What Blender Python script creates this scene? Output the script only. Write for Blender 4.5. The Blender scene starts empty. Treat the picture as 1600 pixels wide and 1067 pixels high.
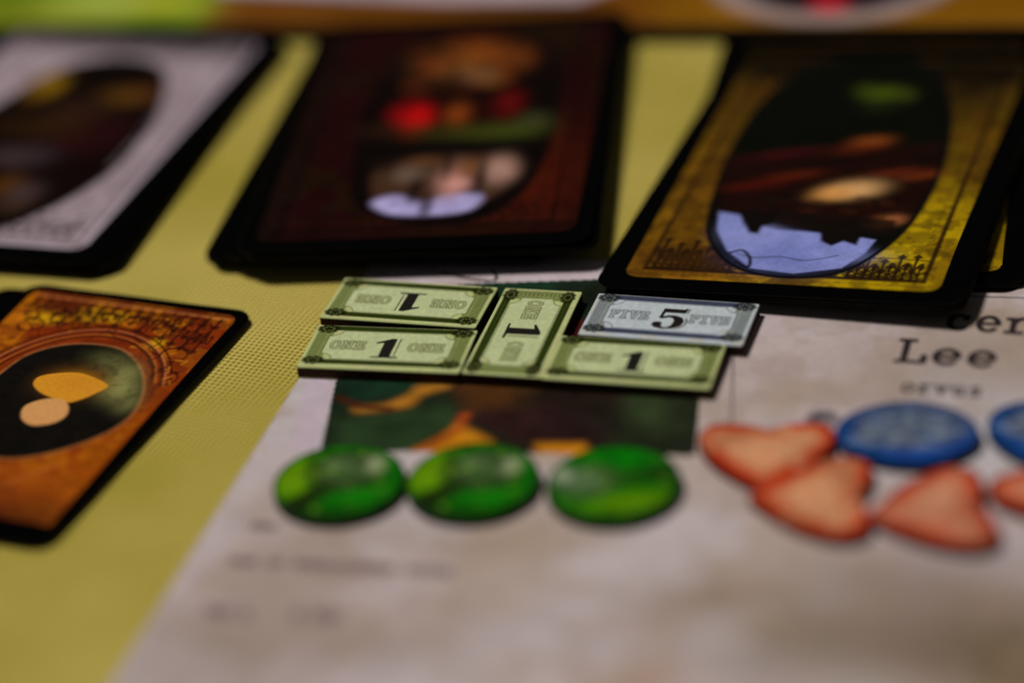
import bpy, bmesh, math, random
import numpy as np
from mathutils import Matrix, Vector

random.seed(7)
RNG = np.random.RandomState(11)
MM = 0.001
C = bpy.context.scene.collection
sc = bpy.context.scene

# ------------------------------------------------------------------ camera
cam_data = bpy.data.cameras.new('camera')
cam = bpy.data.objects.new('camera', cam_data)
C.objects.link(cam)
TH, RO = math.radians(30.5), math.radians(6.0)
r0, u0, fw = Vector((1, 0, 0)), Vector((0, math.sin(TH), math.cos(TH))), Vector((0, math.cos(TH), -math.sin(TH)))
R_ = r0 * math.cos(RO) - u0 * math.sin(RO)
U_ = r0 * math.sin(RO) + u0 * math.cos(RO)
B_ = -fw
m4 = Matrix(((R_.x, U_.x, B_.x), (R_.y, U_.y, B_.y), (R_.z, U_.z, B_.z))).to_4x4()
m4.translation = Vector((-0.000, -373.486, 220.0)) * MM
cam.matrix_world = m4
cam_data.lens = 100
cam_data.sensor_width = 36
cam_data.clip_start = 0.01
cam_data.clip_end = 50
cam_data.dof.use_dof = True
cam_data.dof.focus_distance = 0.4365
cam_data.dof.aperture_fstop = 4.1
sc.camera = cam

# ------------------------------------------------------------------ light
w = bpy.data.worlds.new('World')
sc.world = w
w.use_nodes = True
w.node_tree.nodes['Background'].inputs[0].default_value = (1.0, 0.97, 0.95, 1)
w.node_tree.nodes['Background'].inputs[1].default_value = 0.03
def area(name, loc, size, power, col, target=(0, 0, 0)):
    ld = bpy.data.lights.new(name, 'AREA')
    ld.shape = 'DISK'; ld.size = size; ld.energy = power; ld.color = col
    o = bpy.data.objects.new(name, ld); C.objects.link(o)
    o.location = loc
    o.rotation_euler = (Vector(target) - Vector(loc)).to_track_quat('-Z', 'Y').to_euler()
    return o
area('ceiling_lamp', (-0.58, 0.24, 1.56), 0.34, 18.3, (1.0, 0.94, 0.915))
sc.view_settings.view_transform = 'Standard'
sc.view_settings.look = 'None'
sc.view_settings.exposure = 0
sc.view_settings.gamma = 1

# ------------------------------------------------------------------ helpers
GAIN = np.array([0.60, 0.56, 0.53])     # light level on the table: printed tone / GAIN = reflectance
def S(c):
    c = np.asarray(c, float) / 255.0
    lin = np.where(c <= 0.04045, c / 12.92, ((c + 0.055) / 1.055) ** 2.4)
    return np.clip(lin / GAIN, 0.0015, 0.88)

def smooth_noise(nx, ny, cells_x, cells_y, rng=RNG):
    cx, cy = max(2, int(cells_x)), max(2, int(cells_y))
    g = rng.rand(cy + 2, cx + 2)
    x = np.linspace(0, cx, nx); y = np.linspace(0, cy, ny)
    xi = np.minimum(x.astype(int), cx - 1); yi = np.minimum(y.astype(int), cy - 1)
    fx = x - xi; fy = y - yi
    fx = fx * fx * (3 - 2 * fx); fy = fy * fy * (3 - 2 * fy)
    a = g[yi][:, xi]; b = g[yi][:, xi + 1]; c = g[yi + 1][:, xi]; d = g[yi + 1][:, xi + 1]
    FX = fx[None, :]; FY = fy[:, None]
    return (a * (1 - FX) + b * FX) * (1 - FY) + (c * (1 - FX) + d * FX) * FY - 0.5

class Canvas:
    """A printed face: reflectances painted on a fine grid, in millimetres."""
    def __init__(self, w, l, res, base):
        self.w, self.l = w, l
        self.nx, self.ny = int(w / res) + 1, int(l / res) + 1
        self.x = np.linspace(-w / 2, w / 2, self.nx); self.y = np.linspace(-l / 2, l / 2, self.ny)
        self.X, self.Y = np.meshgrid(self.x, self.y)
        self.C = np.tile(S(base), (self.ny, self.nx, 1)).astype(float)
    def _win(self, x0, x1, y0, y1):
        i0, i1 = np.searchsorted(self.x, x0), np.searchsorted(self.x, x1)
        j0, j1 = np.searchsorted(self.y, y0), np.searchsorted(self.y, y1)
        return slice(j0, j1), slice(i0, i1)
    def _mix(self, win, A, col):
        A = A[..., None]
        self.C[win] = self.C[win] * (1 - A) + S(col) * A
    @staticmethod
    def sd_poly(X, Y, P):
        d = np.full(X.shape, 1e9); ins = np.zeros(X.shape, bool)
        n = len(P)
        for i in range(n):
            ax, ay = P[i]; bx, by = P[(i + 1) % n]
            ex, ey = bx - ax, by - ay
            t = np.clip(((X - ax) * ex + (Y - ay) * ey) / (ex * ex + ey * ey + 1e-12), 0, 1)
            d = np.minimum(d, (X - ax - t * ex) ** 2 + (Y - ay - t * ey) ** 2)
            c = ((ay > Y) != (by > Y)) & (X < ex * (Y - ay) / (ey + 1e-12 if ey == 0 else ey) + ax)
            ins ^= c
        d = np.sqrt(d)
        return np.where(ins, -d, d)
    def poly(self, P, col, soft=0.15, a=1.0, grow=0.0):
        xs = [p[0] for p in P]; ys = [p[1] for p in P]
        m = soft + abs(grow) + 0.3
        wv = self._win(min(xs) - m, max(xs) + m, min(ys) - m, max(ys) + m)
        if self.X[wv].size == 0: return
        d = self.sd_poly(self.X[wv], self.Y[wv], P) - grow
        self._mix(wv, np.clip(0.5 - d / (2 * soft), 0, 1) * a, col)
    def spot(self, cx, cy, rx, ry, col, a=1.0, ang=0.0, hard=1.0):
        m = 2.2 * max(rx, ry)
        wv = self._win(cx - m, cx + m, cy - m, cy + m)
        if self.X[wv].size == 0: return
        ca, sa = math.cos(math.radians(ang)), math.sin(math.radians(ang))
        dx, dy = self.X[wv] - cx, self.Y[wv] - cy
        q = ((dx * ca + dy * sa) / rx) ** 2 + ((-dx * sa + dy * ca) / ry) ** 2
        self._mix(wv, np.exp(-(q ** hard) * 0.9) * a, col)
    def line(self, P, wd, col, a=1.0, soft=0.12, closed=False):
        if closed: P = list(P) + [P[0]]
        xs = [p[0] for p in P]; ys = [p[1] for p in P]
        m = wd + soft + 0.3
        wv = self._win(min(xs) - m, max(xs) + m, min(ys) - m, max(ys) + m)
        X, Y = self.X[wv], self.Y[wv]
        if X.size == 0: return
        d = np.full(X.shape, 1e9)
        for (ax, ay), (bx, by) in zip(P[:-1], P[1:]):
            ex, ey = bx - ax, by - ay
            t = np.clip(((X - ax) * ex + (Y - ay) * ey) / (ex * ex + ey * ey + 1e-12), 0, 1)
            d = np.minimum(d, (X - ax - t * ex) ** 2 + (Y - ay - t * ey) ** 2)
        d = np.sqrt(d) - wd / 2
        self._mix(wv, np.clip(0.5 - d / (2 * soft), 0, 1) * a, col)
    def mottle(self, cell, amt, tint=(1, 1, 1)):
        n = smooth_noise(self.nx, self.ny, self.w / cell, self.l / cell)
        n = n + 0.5 * smooth_noise(self.nx, self.ny, 2.3 * self.w / cell, 2.3 * self.l / cell)
        self.C *= np.clip(1 + amt * 2 * n[..., None] * np.array(tint), 0.05, 3)
    def blotch(self, cell, col, a, thr=0.05, soft=0.15):
        n = smooth_noise(self.nx, self.ny, self.w / cell, self.l / cell) + 0.5 * smooth_noise(self.nx, self.ny, 2.7 * self.w / cell, 2.7 * self.l / cell)
        self._mix((slice(None), slice(None)), np.clip((n - thr) / soft, 0, 1) * a, col)
    def mesh(self, name, keep=None):
        nx, ny = self.nx, self.ny
        co = np.zeros((ny, nx, 3)); co[..., 0] = self.X * MM; co[..., 1] = self.Y * MM
        idx = np.arange(nx * ny).reshape(ny, nx)
        q = np.stack([idx[:-1, :-1], idx[:-1, 1:], idx[1:, 1:], idx[1:, :-1]], -1)
        if keep is not None:
            k = keep(self.X, self.Y)
            kk = k[:-1, :-1] & k[:-1, 1:] & k[1:, 1:] & k[1:, :-1]
            q = q[kk]
        q = q.reshape(-1, 4)
        used, inv = np.unique(q, return_inverse=True)
        inv = inv.reshape(-1)
        me = bpy.data.meshes.new(name)
        me.vertices.add(len(used)); me.loops.add(len(inv)); me.polygons.add(len(q))
        me.vertices.foreach_set('co', co.reshape(-1, 3)[used].ravel())
        me.loops.foreach_set('vertex_index', inv.astype(np.int32))
        me.polygons.foreach_set('loop_start', np.arange(0, len(inv), 4, dtype=np.int32))
        me.polygons.foreach_set('loop_total', np.full(len(q), 4, dtype=np.int32))
        at = me.color_attributes.new('ink', 'FLOAT_COLOR', 'POINT')
        col = np.ones((len(used), 4), np.float32); col[:, :3] = np.clip(self.C.reshape(-1, 3)[used], 0, 1)
        at.data.foreach_set('color', col.ravel())
        me.update(calc_edges=True); me.validate()
        return me

def material(name, rough=0.5, color=None, spec=0.5, grain=0.0, grain_scale=900, bump=0.0, vcol=False, coat=0.0):
    m = bpy.data.materials.new(name); m.use_nodes = True
    nt = m.node_tree; b = nt.nodes['Principled BSDF']
    b.inputs['Roughness'].default_value = rough
    b.inputs['Specular IOR Level'].default_value = spec
    b.inputs['Coat Weight'].default_value = coat
    tc = nt.nodes.new('ShaderNodeTexCoord')
    nz = nt.nodes.new('ShaderNodeTexNoise'); nz.inputs['Scale'].default_value = grain_scale; nz.inputs['Detail'].default_value = 4
    nt.links.new(tc.outputs['Object'], nz.inputs['Vector'])
    mr = nt.nodes.new('ShaderNodeMapRange')
    mr.inputs['From Min'].default_value = 0.3; mr.inputs['From Max'].default_value = 0.7
    mr.inputs['To Min'].default_value = 1 - grain; mr.inputs['To Max'].default_value = 1 + grain
    nt.links.new(nz.outputs['Fac'], mr.inputs['Value'])
    mx = nt.nodes.new('ShaderNodeVectorMath'); mx.operation = 'SCALE'
    nt.links.new(mr.outputs['Result'], mx.inputs['Scale'])
    if vcol:
        at = nt.nodes.new('ShaderNodeAttribute'); at.attribute_name = 'ink'
        nt.links.new(at.outputs['Color'], mx.inputs[0])
    else:
        mx.inputs[0].default_value = tuple(color)
    nt.links.new(mx.outputs['Vector'], b.inputs['Base Color'])
    if bump:
        bp = nt.nodes.new('ShaderNodeBump'); bp.inputs['Strength'].default_value = bump; bp.inputs['Distance'].default_value = 0.0001
        nt.links.new(nz.outputs['Fac'], bp.inputs['Height']); nt.links.new(bp.outputs['Normal'], b.inputs['Normal'])
    return m

M_PRINT = material('printed_card', 0.20, vcol=True, grain=0.10, grain_scale=1400, spec=0.06, bump=0.04)
M_PAPER = material('printed_paper', 0.65, vcol=True, grain=0.05, grain_scale=700, spec=0.05, bump=0.15)
M_BLACK = material('black_card_stock', 0.20, (0.0010, 0.0010, 0.0010), spec=0.03, grain=0.3, bump=0.1)
M_CARDEDGE = material('worn_card_edge', 0.7, (0.034, 0.032, 0.027), spec=0.05, grain=0.5, grain_scale=2500, bump=0.3)
M_GREEN_TOKEN = material('pale_green_board', 0.6, S((150, 156, 98)), grain=0.08, bump=0.2, spec=0.2)
M_GREY_TOKEN = material('pale_grey_board', 0.6, S((152, 156, 148)), grain=0.08, bump=0.2, spec=0.2)
M_BOARD_CORE = material('brown_board_core', 0.9, (0.045, 0.022, 0.014), grain=0.35, grain_scale=2600, bump=0.5, spec=0.1)
M_INK = material('black_ink', 0.55, (0.012, 0.008, 0.005), grain=0.25, grain_scale=2200, spec=0.2)
M_TYPE = material('typewriter_ink', 0.7, (0.035, 0.024, 0.026), grain=0.5, grain_scale=1500, spec=0.1)
M_FAINT = material('faded_ink', 0.7, S((112, 92, 90)), grain=0.3, grain_scale=1500, spec=0.1)
M_SHEET = material('sheet_stock', 0.7, S((150, 130, 125)), grain=0.05, spec=0.1)

def link(name, me, mat, parent=None, loc=(0, 0, 0), rz=0.0, smooth=False):
    if mat is not None and not me.materials: me.materials.append(mat)
    o = bpy.data.objects.new(name, me); C.objects.link(o)
    o.location = [v * MM for v in loc]; o.rotation_euler = (0, 0, math.radians(rz))
    if parent: o.parent = parent
    return o
def empty(name, loc, rz, label, cat, group=None, rx=0.0, ry=0.0):
    o = bpy.data.objects.new(name, None); C.objects.link(o)
    o.empty_display_size = 0.005
    o.location = [v * MM for v in loc]; o.rotation_euler = (math.radians(rx), math.radians(ry), math.radians(rz))
    tag(o, label, cat, group); return o
def tag(o, label, cat, group=None):
    o['label'] = label; o['category'] = cat
    if group: o['group'] = group
def copy_tree(src, loc, rz, label, group=None, face=None):
    c = src.copy(); C.objects.link(c)
    c.location = [v * MM for v in loc]; c.rotation_euler = (0, 0, math.radians(rz)); c['label'] = label
    if group: c['group'] = group
    for ch in list(src.children):
        d = ch.copy(); C.objects.link(d); d.parent = c
        if face is not None and ch.name.startswith('printed_face'): d.data = face
    return c

def prism(name, P, h, bev=0.08, seg=2, mats=None, side_index=0):
    """Solid of outline P (mm), height h (mm), softened edges."""
    bm = bmesh.new()
    vs = [bm.verts.new((x * MM, y * MM, 0)) for x, y in P]
    f = bm.faces.new(vs)
    if f.normal.z < 0: f.normal_flip()
    r = bmesh.ops.extrude_face_region(bm, geom=[f])
    top = [v for v in r['geom'] if isinstance(v, bmesh.types.BMVert)]
    bmesh.ops.translate(bm, verts=top, vec=(0, 0, h * MM))
    bmesh.ops.recalc_face_normals(bm, faces=bm.faces)
    if bev:
        ed = [e for e in bm.edges if abs(e.verts[0].co.z - e.verts[1].co.z) < 1e-7]
        bmesh.ops.bevel(bm, geom=ed, offset=bev * MM, segments=seg, profile=0.5, affect='EDGES')
    bm.normal_update()
    for f in bm.faces:
        f.material_index = side_index if abs(f.normal.z) < 0.35 else 0
        f.smooth = False
    me = bpy.data.meshes.new(name); bm.to_mesh(me); bm.free()
    for m in (mats or []): me.materials.append(m)
    return me
def round_rect(w, l, r, n=6):
    P = []
    for cx, cy, a0 in ((w / 2 - r, l / 2 - r, 0), (-w / 2 + r, l / 2 - r, 90), (-w / 2 + r, -l / 2 + r, 180), (w / 2 - r, -l / 2 + r, 270)):
        for i in range(n + 1):
            a = math.radians(a0 + 90 * i / n); P.append((cx + r * math.cos(a), cy + r * math.sin(a)))
    return P
def catmull(P, n=6, closed=True):
    out = []; N = len(P); rng = range(N) if closed else range(N - 1)
    for i in rng:
        if closed: p0, p1, p2, p3 = P[(i - 1) % N], P[i], P[(i + 1) % N], P[(i + 2) % N]
        else: p0, p1, p2, p3 = P[max(i - 1, 0)], P[i], P[i + 1], P[min(i + 2, N - 1)]
        for k in range(n):
            t = k / n
            out.append(tuple(0.5 * (2 * b + (c - a) * t + (2 * a - 5 * b + 4 * c - d) * t * t + (3 * b - a - 3 * c + d) * t ** 3)
                             for a, b, c, d in zip(p0, p1, p2, p3)))
    if not closed: out.append(tuple(P[-1]))
    return out
def arc(cx, cy, rx, ry, a0, a1, n=14):
    return [(cx + rx * math.cos(math.radians(a0 + (a1 - a0) * i / n)), cy + ry * math.sin(math.radians(a0 + (a1 - a0) * i / n))) for i in range(n + 1)]

# lettering: typewriter and engraved capitals, as strokes on a unit body
GL = {
 'L': [[(.22, 0), (.22, 1)], [(.04, 1), (.42, 1)], [(.04, 0), (.78, 0), (.78, .30)]],
 'e': [arc(.42, .33, .32, .33, -45, -180, 10) + arc(.42, .33, .32, .33, 180, 0, 12), [(.10, .33), (.74, .33)]],
 'c': [arc(.42, .33, .32, .33, -50, -180, 10) + arc(.42, .33, .32, .33, 180, 40, 10), [(.64, .50), (.68, .62)]],
 'r': [[(.28, 0), (.28, .62)], [(.08, .62), (.28, .62)], [(.06, 0), (.56, 0)], catmull([(.28, .42), (.42, .60), (.60, .66), (.74, .56)], 5, False)],
 'n': [[(.20, 0), (.20, .62)], [(.06, .62), (.20, .62)], [(.06, 0), (.34, 0)], catmull([(.20, .44), (.36, .62), (.56, .62), (.64, .40), (.64, 0)], 5, False), [(.52, 0), (.78, 0)]],
 'o': [arc(.42, .33, .32, .33, 0, 360, 20)],
 'v': [[(.12, .64), (.40, .0), (.68, .64)], [(.02, .65), (.24, .65)], [(.56, .65), (.78, .65)]],
 'u': [catmull([(.18, .64), (.18, .2), (.32, 0), (.52, .05), (.62, .24)], 5, False), [(.62, .64), (.62, 0)], [(.06, .65), (.18, .65)], [(.50, .65), (.62, .65)], [(.62, 0), (.76, 0)]],
 's': [catmull([(.66, .52), (.52, .65), (.24, .62), (.20, .44), (.42, .34), (.64, .24), (.58, .03), (.30, 0), (.14, .14)], 5, False)],
 'O': [arc(.42, .5, .34, .5, 0, 360, 20)],
 'N': [[(.12, 0), (.12, 1), (.68, 0), (.68, 1)], [(0, 1), (.14, 1)], [(0, 0), (.26, 0)], [(.54, 1), (.82, 1)]],
 'E': [[(.16, 0), (.16, 1)], [(.02, 1), (.72, 1), (.72, .72)], [(.02, 0), (.76, 0), (.76, .28)], [(.16, .5), (.52, .5)]],
 'F': [[(.16, 0), (.16, 1)], [(.02, 1), (.72, 1), (.72, .72)], [(.16, .5), (.52, .5)], [(.02, 0), (.34, 0)]],
 'I': [[(.36, 0), (.36, 1)], [(.14, 1), (.58, 1)], [(.14, 0), (.58, 0)]],
 'V': [[(.08, 1), (.40, 0), (.72, 1)], [(-.04, 1), (.22, 1)], [(.58, 1), (.84, 1)]],
}
def text_strokes(s, x, y, pitch, h, aspect=1.0):
    out = []
    for i, ch in enumerate(s):
        for st in GL[ch]:
            out.append([(x + (i + px * aspect) * pitch, y + py * h) for px, py in st])
    return out
def strokes_mesh(name, strokes, wd, res=0.12):
    """Ink laid as one flat sheet of small cells following the strokes."""
    xs = [p[0] for s in strokes for p in s]; ys = [p[1] for s in strokes for p in s]
    x = np.arange(min(xs) - wd, max(xs) + wd, res); y = np.arange(min(ys) - wd, max(ys) + wd, res)
    X, Y = np.meshgrid(x, y); d = np.full(X.shape, 1e9)
    for P in strokes:
        for (ax, ay), (bx, by) in zip(P[:-1], P[1:]):
            ex, ey = bx - ax, by - ay
            t = np.clip(((X - ax) * ex + (Y - ay) * ey) / (ex * ex + ey * ey + 1e-12), 0, 1)
            d = np.minimum(d, (X - ax - t * ex) ** 2 + (Y - ay - t * ey) ** 2)
    return cells(name, x, y, np.sqrt(d) < wd / 2)
def poly_mesh(name, polys, res=0.06):
    xs = [p[0] for s in polys for p in s[0]]; ys = [p[1] for s in polys for p in s[0]]
    x = np.arange(min(xs) - .2, max(xs) + .2, res); y = np.arange(min(ys) - .2, max(ys) + .2, res)
    X, Y = np.meshgrid(x, y); k = np.zeros(X.shape, bool)
    for P, add in polys:
        ins = Canvas.sd_poly(X, Y, P) < 0
        k = (k | ins) if add else (k & ~ins)
    return cells(name, x, y, k)
def cells(name, x, y, mask):
    bm_v = {}; verts = []; faces = []
    def vid(i, j):
        if (i, j) not in bm_v:
            bm_v[(i, j)] = len(verts); verts.append((x[i] * MM, y[j] * MM, 0))
        return bm_v[(i, j)]
    J, I = np.nonzero(mask[:-1, :-1])
    # join runs of cells along x into single strips
    for j in np.unique(J):
        row = np.sort(I[J == j]); st = row[0]; pv = row[0]
        for i in list(row[1:]) + [10 ** 9]:
            if i != pv + 1:
                faces.append((vid(st, j), vid(pv + 1, j), vid(pv + 1, j + 1), vid(st, j + 1))); st = i
            pv = i
    me = bpy.data.meshes.new(name); me.from_pydata(verts, [], faces); me.update()
    return me

# ------------------------------------------------------------------ the setting: a woven yellow cloth on the table
def cloth():
    n = 220
    bm = bmesh.new()
    bmesh.ops.create_grid(bm, x_segments=n, y_segments=n, size=0.6)
    for v in bm.verts:
        x, y = v.co.x * 1000, v.co.y * 1000
        v.co.z = (0.10 * math.sin(x * .021 + y * .013) * math.sin(y * .017 + 1) - 0.12) * MM
        v.co.y += 0.1
    me = bpy.data.meshes.new('tablecloth'); bm.to_mesh(me); bm.free()
    for p in me.polygons: p.use_smooth = True
    m = bpy.data.materials.new('yellow_woven_cloth'); m.use_nodes = True
    nt = m.node_tree; N = nt.nodes; Lk = nt.links; b = N['Principled BSDF']
    b.inputs['Roughness'].default_value = 0.9; b.inputs['Specular IOR Level'].default_value = 0.1
    b.inputs['Sheen Weight'].default_value = 0.1
    tc = N.new('ShaderNodeTexCoord'); mp = N.new('ShaderNodeMapping'); mp.inputs['Rotation'].default_value = (0, 0, math.radians(28))
    Lk.new(tc.outputs['Object'], mp.inputs['Vector'])
    # threads wander a little
    nz = N.new('ShaderNodeTexNoise'); nz.inputs['Scale'].default_value = 260; nz.inputs['Detail'].default_value = 2
    Lk.new(mp.outputs['Vector'], nz.inputs['Vector'])
    off = N.new('ShaderNodeVectorMath'); off.operation = 'SCALE'; off.inputs['Scale'].default_value = 0.00060
    Lk.new(nz.outputs['Color'], off.inputs[0])
    ad = N.new('ShaderNodeVectorMath'); ad.operation = 'ADD'; Lk.new(mp.outputs['Vector'], ad.inputs[0]); Lk.new(off.outputs[0], ad.inputs[1])
    sp = N.new('ShaderNodeSeparateXYZ'); Lk.new(ad.outputs[0], sp.inputs[0])
    def mth(op, a, b_=None, c=None):
        k = N.new('ShaderNodeMath'); k.operation = op
        for i, v in enumerate((a, b_, c)):
            if v is None: continue
            if isinstance(v, (int, float)): k.inputs[i].default_value = v
            else: Lk.new(v, k.inputs[i])
        return k.outputs[0]
    pitch = 0.00092
    sx = mth('SINE', mth('MULTIPLY', sp.outputs[0], 2 * math.pi / pitch))
    sy = mth('SINE', mth('MULTIPLY', sp.outputs[1], 2 * math.pi / pitch))
    prod = mth('MULTIPLY', sx, sy)                       # over / under
    gaps = mth('MULTIPLY', mth('ABSOLUTE', mth('SINE', mth('MULTIPLY', sp.outputs[0], math.pi / pitch))), mth('ABSOLUTE', mth('SINE', mth('MULTIPLY', sp.outputs[1], math.pi / pitch))))
    h = mth('ADD', mth('MULTIPLY', prod, 0.35), gaps)
    bp = N.new('ShaderNodeBump'); bp.inputs['Strength'].default_value = 0.9; bp.inputs['Distance'].default_value = 0.00016
    Lk.new(h, bp.inputs['Height']); Lk.new(bp.outputs['Normal'], b.inputs['Normal'])
    big = N.new('ShaderNodeTexNoise'); big.inputs['Scale'].default_value = 22; big.inputs['Detail'].default_value = 5
    Lk.new(tc.outputs['Object'], big.inputs['Vector'])
    rp = N.new('ShaderNodeValToRGB')
    ca, cb = S((168, 149, 56)), S((190, 168, 80))
    rp.color_ramp.elements[0].position = .36; rp.color_ramp.elements[0].color = (*ca, 1)
    rp.color_ramp.elements[1].position = .62; rp.color_ramp.elements[1].color = (*cb, 1)
    Lk.new(big.outputs['Fac'], rp.inputs['Fac'])
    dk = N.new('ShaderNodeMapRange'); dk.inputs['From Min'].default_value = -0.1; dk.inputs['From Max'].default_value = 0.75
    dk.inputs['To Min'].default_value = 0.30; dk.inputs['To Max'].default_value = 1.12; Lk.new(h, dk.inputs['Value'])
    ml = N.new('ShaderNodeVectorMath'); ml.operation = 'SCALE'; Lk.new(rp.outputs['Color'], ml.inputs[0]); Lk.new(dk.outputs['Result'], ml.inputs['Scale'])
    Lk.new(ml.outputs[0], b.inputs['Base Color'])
    me.materials.append(m)
    o = link('tablecloth', me, None)
    o['kind'] = 'structure'
    return o
cloth()

# ------------------------------------------------------------------ character sheet
SX, SY, SA = (56.20, -70.80, -18.30)
def sheet():
    root = empty('character_sheet', (SX, SY, 0), SA, 'large stained cream character sheet with dark picture, lying under the tokens and bills', 'game sheet')
    body = prism('paper', round_rect(210, 150, 0.6, 3), 0.4, 0.06, 1, [M_SHEET])
    link('paper', body, None, root)
    cv = Canvas(209.6, 149.6, 0.5, (172, 154, 150))
    cv.blotch(46, (158, 140, 126), .7, -.10, .30)
    cv.blotch(22, (176, 162, 160), .65, .0, .2)
    cv.blotch(15, (150, 128, 106), .55, .10, .2)
    cv.blotch(30, (172, 168, 164), .5, .10, .25)
    for (x, y), rx, ry, col, a in zip(
        [(-33.6, -11.8), (-17.9, -16.6), (1.1, -15.8), (-2.8, -10.9), (-23.4, -24.8), (-71.7, -27.9), (-95.0, -29.9), (-36.4, -29.4), (9.0, -21.3), (-6.4, -2.9), (-4.2, 52.3), (-12.4, -17.8), (-61.6, -1.7), (-39.3, -20.4)],
        (9, 9, 16, 18, 6, 14, 10, 7, 12, 16, 22, 14, 12, 10), (4, 5, 6, 9, 3, 5, 5, 3, 8, 8, 12, 6, 4, 6),
        ((122, 100, 74), (120, 104, 72), (98, 78, 56), (112, 92, 76), (130, 116, 110), (132, 114, 98), (134, 116, 98), (150, 112, 84), (92, 74, 48), (122, 102, 88), (136, 118, 100), (120, 104, 88), (146, 124, 104), (152, 132, 122)),
        (.75, .6, .8, .55, .4, .5, .5, .5, .9, .6, .6, .45, .5, .4)):
        cv.spot(x, y, rx, ry, col, a, ang=18)
    # pale strip down the left side of the picture
    cv.poly([(-103.8, 34.6), (-99.6, 35.5), (-95.5, 15.6), (-99.9, 15.1)], (172, 152, 160), .6, .8)
    cv.poly([(-105.9, 72.4), (-68.0, 76.4), (-67.2, 68.8), (-84.2, 66.0), (-102.5, 61.3)], (176, 156, 158), .5, .6)
    cv.blotch(7, (140, 118, 98), .28, .04); cv.spot(-90, -30, 16, 40, (134, 116, 104), .5, ang=0)
    cv.mottle(3, .05)
    link('printed_face', cv.mesh('printed_face'), M_PAPER, root, (0, 0, .42))
    # the picture printed in the left panel
    px = [(-104.0, 61.8), (-99.3, 35.3), (-95.3, 15.8), (-40.7, 21.3), (-43.6, 37.2), (-50.1, 72.5), (-67.2, 69.0), (-84.2, 66.0)]
    x0, x1 = min(p[0] for p in px), max(p[0] for p in px); y0, y1 = min(p[1] for p in px), max(p[1] for p in px)
    ox, oy = (x0 + x1) / 2, (y0 + y1) / 2
    pc = Canvas(x1 - x0, y1 - y0, 0.3, (24, 28, 16))
    sh = lambda P: [(x - ox, y - oy) for x, y in P]
    pc.poly(sh([(-105.0, 64.1), (-67.5, 70.2), (-60.7, 38.4), (-81.7, 35.8), (-96.4, 26.8)]), (16, 40, 24), 2.0, .9)
    pc.poly(sh([(-96.5, 24.1), (-85.4, 28.2), (-78.5, 31.7), (-76.4, 24.9), (-81.8, 16.5), (-94.6, 14.1)]), (32, 48, 24), 2.2, 1)
    pc.poly(sh([(-82.1, 37.2), (-54.5, 39.1), (-53.5, 30.4), (-51.0, 23.9), (-60.9, 20.1), (-68.0, 21.7), (-76.6, 26.6), (-79.0, 31.6)]), (38, 19, 15), 1.8, 1)
    pc.poly(sh([(-81.5, 36.9), (-67.4, 37.9), (-68.7, 31.7), (-76.4, 29.3)]), (74, 42, 12), 2, .8)
    pc.poly(sh([(-65.5, 30.6), (-52.9, 32.2), (-50.6, 22.2), (-61.8, 20.0)]), (26, 14, 14), 3, .8)
    pc.poly(sh([(-56.0, 38.9), (-44.1, 38.6), (-40.7, 21.5), (-50.1, 22.3)]), (30, 34, 20), 1.5, 1)
    pc.spot(*sh([(-50.2, 30.8)])[0], 4, 8, (44, 54, 28), .8)
    pc.poly(sh([(-73.1, 67.6), (-64.0, 68.5), (-65.8, 50.7), (-70.2, 44.5)]), (18, 26, 14), 1, .9)
    pc.poly(sh([(-69.1, 56.1), (-63.7, 56.7), (-63.9, 45.3), (-68.2, 44.8)]), (60, 12, 10), 1, .9)
    pc.poly(sh(catmull([(-93.7, 27.9), (-89.7, 29.1), (-86.7, 32.3), (-85.9, 34.8), (-82.7, 35.7), (-81.6, 34.7), (-84.6, 32.2), (-85.7, 29.2), (-89.2, 27.7), (-92.8, 26.6)], 4)), (146, 92, 22), 1.2, 1)
    pc.line(sh([(-97.0, 30.0), (-93.4, 28.3), (-88.3, 27.8)]), 1.5, (60, 24, 10), .9, .5)
    pc.poly(sh([(-77.0, 25.0), (-74.0, 23.3), (-71.1, 21.3), (-69.2, 15.7), (-82.9, 10.6), (-81.9, 16.9), (-78.5, 21.4)]), (190, 118, 16), 1.2, 1)
    pc.line(sh([(-76.8, 27.5), (-76.7, 23.7), (-82.3, 14.8)]), 1.6, (150, 60, 16), .8, .8)
    pc.poly(sh([(-64.3, 21.6), (-57.5, 22.5), (-56.3, 20.5), (-57.1, 18.4), (-63.1, 17.6)]), (176, 108, 14), .9, 1)
    pc.blotch(9, (20, 22, 12), .5, .05, .3); pc.mottle(4, .3)
    inside = lambda X, Y: Canvas.sd_poly(X, Y, sh(px)) < 0.0
    link('printed_picture', pc.mesh('printed_picture', inside), M_PAPER, root, (ox, oy, .44))
    # ruled frame lines
    fr = [[(-36.1, 21.6), (-37.9, 31.5), (-41.2, 48.9), (-43.5, 62.9)], [(-41.5, 67.8), (-10.2, 69.8), (3.1, 70.5)], [(-104.0, 65.9), (-103.4, 61.8), (-101.6, 40.9)], [(-103.7, 35.0), (-100.5, 17.6), (-103.3, 12.1)]]
    link('ruled_line', strokes_mesh('ruled_line', fr[:1], .32, .16), M_FAINT, root, (0, 0, .45))
    link('ruled_line', strokes_mesh('ruled_line', fr[1:2], .24, .12), M_TYPE, root, (0, 0, .45))
    link('ruled_line', strokes_mesh('ruled_line', [catmull([(-92.3, 68.4), (-88.8, 67.1), (-83.8, 66.4), (-83.1, 67.7), (-84.4, 69.6)], 5, False)], .5, .14), M_TYPE, root, (0, 0, .45))
    def word(s, x, y, pitch, h, wd, mat, aspect=1.0):
        link('lettering', strokes_mesh('lettering', text_strokes(s, x, y, pitch, h, aspect), wd), mat, root, (0, 0, .46))
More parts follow.
